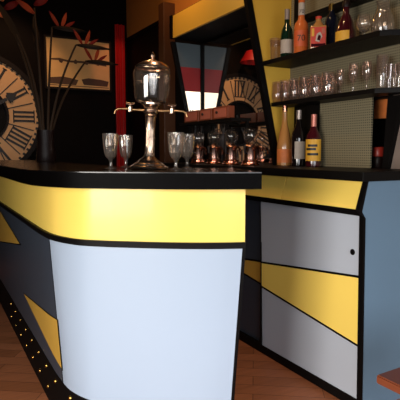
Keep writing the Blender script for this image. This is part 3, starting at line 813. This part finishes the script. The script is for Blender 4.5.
# picture
c00, c10, c11, c01 = at_y(47, 87, YB-.02), at_y(109.5, 89.5, YB-.02), at_y(109.5, 43, YB-.02), at_y(45.5, 37, YB-.02)
px0, px1 = (c00.x+c01.x)/2, (c10.x+c11.x)/2; pz0, pz1 = (c00.z+c10.z)/2, (c01.z+c11.z)/2
pic = thing('framed_picture', 'framed amber picture of dark low boats on back wall', 'picture', ((px0+px1)/2, YB, (pz0+pz1)/2))
hw, hh = (px1-px0)/2, (pz1-pz0)/2
bm = bmesh.new()
for a, b2 in (((-hw-.02, -.03, -hh-.02), (-hw, 0, hh+.02)), ((hw, -.03, -hh-.02), (hw+.02, 0, hh+.02)), ((-hw, -.03, -hh-.02), (hw, 0, -hh)), ((-hw, -.03, hh), (hw, 0, hh+.02))): box(bm, a, b2)
link('frame', bm, 'frame_dark', pic)
pap = link('paper', BX((-hw, -.014, -hh), (hw, -.002, hh)), 'paper_amber', pic)
def flat(pts, m='ink_brown', y=-.0155): return link('ink_shape', prism(bmesh.new(), [(x*hw, y, z*hh) for x, z in pts], (0, .002, 0)), m, pap)
flat([(-.95, -.62), (-.9, -.86), (-.1, -.88), (-.02, -.66), (-.25, -.6), (-.5, -.55)]); flat([(.08, -.62), (.15, -.84), (.92, -.86), (.97, -.64), (.7, -.58), (.3, -.55)])
flat([(-.97, -.93), (.97, -.93), (.97, -.9), (-.97, -.9)])
flat([(-.9, .16), (-.6, .2), (-.3, .13), (.1, .15), (.5, .12), (.9, .06), (.9, .0), (.5, .05), (.1, .06), (-.3, .05), (-.6, .11), (-.9, .1)])
for cx in (-.55, -.1, .25, .62): flat([(cx-.07, .1), (cx, .2), (cx+.08, .12), (cx+.03, .0), (cx-.04, .02)], y=-.0157)
# red curtain: pleated
ca, cb = at_y(116, 100, YB-.06).x, at_y(125.5, 100, YB-.06).x
bm = bmesh.new(); N = 24; fr = []; bk = []
for k in range(N+1):
    x = ca+(cb-ca)*k/N; y = YB-.06+.018*math.sin(k/N*2*PI*2.5)
    fr.append((x, y)); bk.append((x, y+.012))
V = [[bm.verts.new((x, y, z)) for x, y in L] for L, z in ((fr, .02), (fr, 2.66), (bk, 2.66), (bk, .02))]
for k in range(N):
    for q in range(4): bm.faces.new((V[q][k], V[q][k+1], V[(q+1) % 4][k+1], V[(q+1) % 4][k]))
bm.faces.new([V[q][0] for q in range(4)]); bm.faces.new([V[q][-1] for q in range(4)][::-1])
tag(link('red_curtain', bm, 'red_velvet', None, True), 'narrow red pleated curtain hanging in the dark corner', 'curtain')

# ------------------------------------------------------------------ vase of heliconias on the bar's far leg
vp = Vector((.815, 3.95, ZT))
vs = thing('flower_vase', 'dark red glass vase on the far end of the bar', 'vase', vp)
link('vase_body', LT([(0, 0), (.07, 0), (.075, .01), (.07, .08), (.062, .16), (.066, .24), (.062, .24), (.058, .16), (.066, .08), (.068, .02), (0, .018)], 24), 'ceramic_dark', vs, True)
def stem_thing(name, tip, bend, label, kind, flip=1):
    tip = Vector(tip); hd_ = Vector((tip.x-vp.x, tip.y-vp.y, 0)); base = hd_.normalized()*.016+Vector((0, 0, .03))
    t = thing(name, label, 'flower' if kind != 'leaf' else 'leaf', vp, 0)
    rel = tip-vp
    pts = []
    for k in range(13):
        s = k/12; q = base+(rel-base)*s; w_ = s**1.5; q.x = base.x+(rel.x-base.x)*w_; q.y = base.y+(rel.y-base.y)*w_; q.z += bend*math.sin(PI*s); q.x += -.0*s
        pts.append(q)
    link('stem', TB(pts, [.011-.004*k/12 for k in range(13)], 8), 'stem_green', t, True)
    dirv = (pts[-1]-pts[-2]).normalized()
    def blade(p0, dr, ln, wd, m, nm, th=.006, droop=0.0):
        dr = Vector(dr).normalized(); sd = dr.cross(Vector((.3, -1, .1))).normalized(); nrm = sd.cross(dr).normalized()
        bm = bmesh.new(); n = 10; rows = []
        for k in range(n+1):
            s = k/n; w = wd*(math.sin(PI*min(1, s*.92+.05))**.8)*(1-.25*s); c = Vector(p0)+dr*ln*s+Vector((0, 0, -droop*s*s))
            rows.append([bm.verts.new(c+v) for v in (-sd*w+nrm*.25*w, nrm*th, sd*w+nrm*.25*w, -nrm*th)])
        for A, B in zip(rows, rows[1:]):
            for q in range(4): bm.faces.new((A[q], A[(q+1) % 4], B[(q+1) % 4], B[q]))
        bm.faces.new(rows[0][::-1]); bm.faces.new(rows[-1])
        return link(nm, bm, m, t, True)
    if kind == 'bird':
        blade(pts[-1], (flip*1, -.1, -.05), .26, .022, 'leaf_green', 'bract', .015)
        blade(pts[-1]+Vector((flip*.05, 0, .005)), (flip*-.5, 0, .8), .13, .018, 'bract_red', 'petal', .006)
        blade(pts[-1]+Vector((flip*.07, 0, .005)), (flip*.35, 0, 1), .12, .018, 'bract_orange', 'petal', .006)
        blade(pts[-1]+Vector((flip*.09, 0, .005)), (flip*.9, 0, .6), .1, .014, 'bract_red', 'petal', .006)
    elif kind == 'heliconia':
        for k in range(4):
            s = 1 if k % 2 else -1
            blade(pts[-1]+Vector((0, 0, .06*k-.04)), (s*.9, -.15, .55), .15-.02*k, .028, 'bract_red' if k % 2 else ('bract_bright' if flip > 0 else 'bract_orange'), 'bract', .014)
    else:
        blade(pts[-3], dirv, .42, .032, 'leaf_green', 'blade', .003, .06)
    return t
def pick(px, py, dy=0): return at_y(px, py, vp.y+dy)
stem_thing('strelitzia', pick(52, 27, -.05), .02, 'bird of paradise flower with red petals above the picture, left corner', 'bird')
stem_thing('strelitzia', pick(76, 45, -.1), .05, 'bird of paradise flower crossing the picture centre', 'bird')
stem_thing('strelitzia', pick(86, 61, .05), .04, 'lowest drooping bird of paradise bud before the picture', 'bird')
stem_thing('heliconia', pick(4, 12, .1), .08, 'orange red heliconia spray at top left above the clock', 'heliconia')
stem_thing('heliconia', pick(34, 8, -.05), .02, 'dim red heliconia leaning over the vase centre', 'heliconia', -1)
stem_thing('leaf_stem', pick(16, 34, -.1), .12, 'long dark leaf curving left over the clock rim', 'leaf')
stem_thing('leaf_stem', pick(37, 48, .05), .03, 'upright dark leaf just left of the picture', 'leaf')
# red lamp shade high over the clock, seen in the mirror
t = thing('red_lamp', 'red shaded wall lamp above the clock seen in the mirror', 'lamp', (.38, YB, 2.36))
link('bracket', BX((-.02, -.12, .05), (.02, -.001, .09)), 'dark_metal', t)
link('lamp_shade', LT([(.20, 0), (.12, .14), (.115, .14), (.195, 0)], 28, c=(0, -.22, 0)), 'red_panel', t, True)
link('bulb', LT([(0, .03), (.03, .05), (.034, .08), (.02, .11), (0, .12)], 16, c=(0, -.22, 0)), emit('bulb_glow', 'FFD0A0', 6) and 'bulb_glow', t, True)

# ------------------------------------------------------------------ side table at the lower right
TZ = .52
a = at_z(376, 374.5, TZ); b2 = at_z(400, 366.5, TZ); c = at_z(400, 386, TZ)
d1v = (b2-a).normalized(); d2v = (c-a).normalized()
tb = thing('side_table', 'reddish wooden side table corner poking in at lower right', 'table', (a.x+.0, a.y, 0))
q = [a, a+d1v*.6, a+d1v*.6+d2v*.6, a+d2v*.6]
bm = prism(bmesh.new(), q, (0, 0, -.028)); bmesh.ops.bevel(bm, geom=list(bm.edges), offset=.004, segments=2, affect='EDGES')
o = link('tabletop', bm, 'table_wood', tb); o.location = (-a.x, -a.y, 0)
mid = a+d1v*.3+d2v*.3
bm = LT([(0, 0), (.18, 0), (.18, .015), (.04, .03), (.025, .06), (.025, TZ-.06), (.06, TZ-.03), (0, TZ-.03)], 24)
o = link('pedestal', bm, 'dark_metal', tb, True); o.location = (mid.x-a.x, mid.y-a.y, 0)

# ------------------------------------------------------------------ light
def area(name, loc, target, sx, sy, power, color, spread=PI):
    l = bpy.data.lights.new(name, 'AREA'); l.shape = 'RECTANGLE'; l.size = sx; l.size_y = sy; l.energy = power; l.color = color; l.spread = spread
    o = bpy.data.objects.new(name, l); COL.objects.link(o); o.location = loc
    o.rotation_euler = (Vector(target)-Vector(loc)).to_track_quat('-Z', 'Y').to_euler(); return o
def spot(name, loc, target, power, color, ang, rad=.05, blend=.6):
    l = bpy.data.lights.new(name, 'SPOT'); l.energy = power; l.color = color; l.spot_size = math.radians(ang); l.spot_blend = blend; l.shadow_soft_size = rad
    o = bpy.data.objects.new(name, l); COL.objects.link(o); o.location = loc
    o.rotation_euler = (Vector(target)-Vector(loc)).to_track_quat('-Z', 'Y').to_euler(); return o
def point(name, loc, power, color, rad=.05):
    l = bpy.data.lights.new(name, 'POINT'); l.energy = power; l.color = color; l.shadow_soft_size = rad
    o = bpy.data.objects.new(name, l); COL.objects.link(o); o.location = loc; return o
area('street_daylight', ((WX0+WX1)/2, WY-.35, 1.25), (.75, 1.85, .15), WX1-WX0+.2, 1.5, 42, (.95, .97, 1.0), math.radians(66))
area('side_fill', (-2.95, (LY0+LY1)/2, 1.1), (1.5, 1.9, .35), LY1-LY0+.1, 1.4, 46, (1.0, .95, .88), math.radians(66))  # added fill outside the left opening, brightens cabinet front and bar side
point('mirror_lamp', (1.42, 3.45, 2.62), 12, (1, .52, .18), .04)
spot('clock_spot', (.75, 4.95, 3.0), (.75, YB, 1.55), 46, (1, .56, .28), 80)
spot('upper_wall_spot', (1.0, 3.5, 2.95), (2.14, 4.15, 2.62), 40, (1, .52, .16), 40, .04, .9)
spot('curtain_spot', (1.85, 4.9, 2.9), (2.0, YB, 2.1), 15, (1, .35, .2), 34)
spot('shelf_spot', (.9, 1.9, 3.0), (2.1, 2.3, 1.7), 26, (1, .6, .28), 62)
spot('bar_spot', (1.3, 2.6, 3.05), (1.1, 2.6, 1.1), 18, (1, .6, .35), 80)

w = bpy.data.worlds.new('world'); SC.world = w; w.use_nodes = True
bg = w.node_tree.nodes['Background']; bg.inputs[0].default_value = (.75, .85, 1, 1); bg.inputs[1].default_value = .3

cam = bpy.data.cameras.new('camera'); cam.sensor_width = 36; cam.lens = 36*FL/400; cam.clip_start = .05
co = bpy.data.objects.new('camera', cam); COL.objects.link(co)
co.location = (0, 0, HC); co.rotation_euler = (PI/2-PT, 0, -TH)
SC.camera = co
SC.view_settings.view_transform = 'Standard'; SC.view_settings.look = 'None'
SC.cycles.transparent_max_bounces = 32
SC.view_settings.exposure = 0; SC.view_settings.gamma = 1
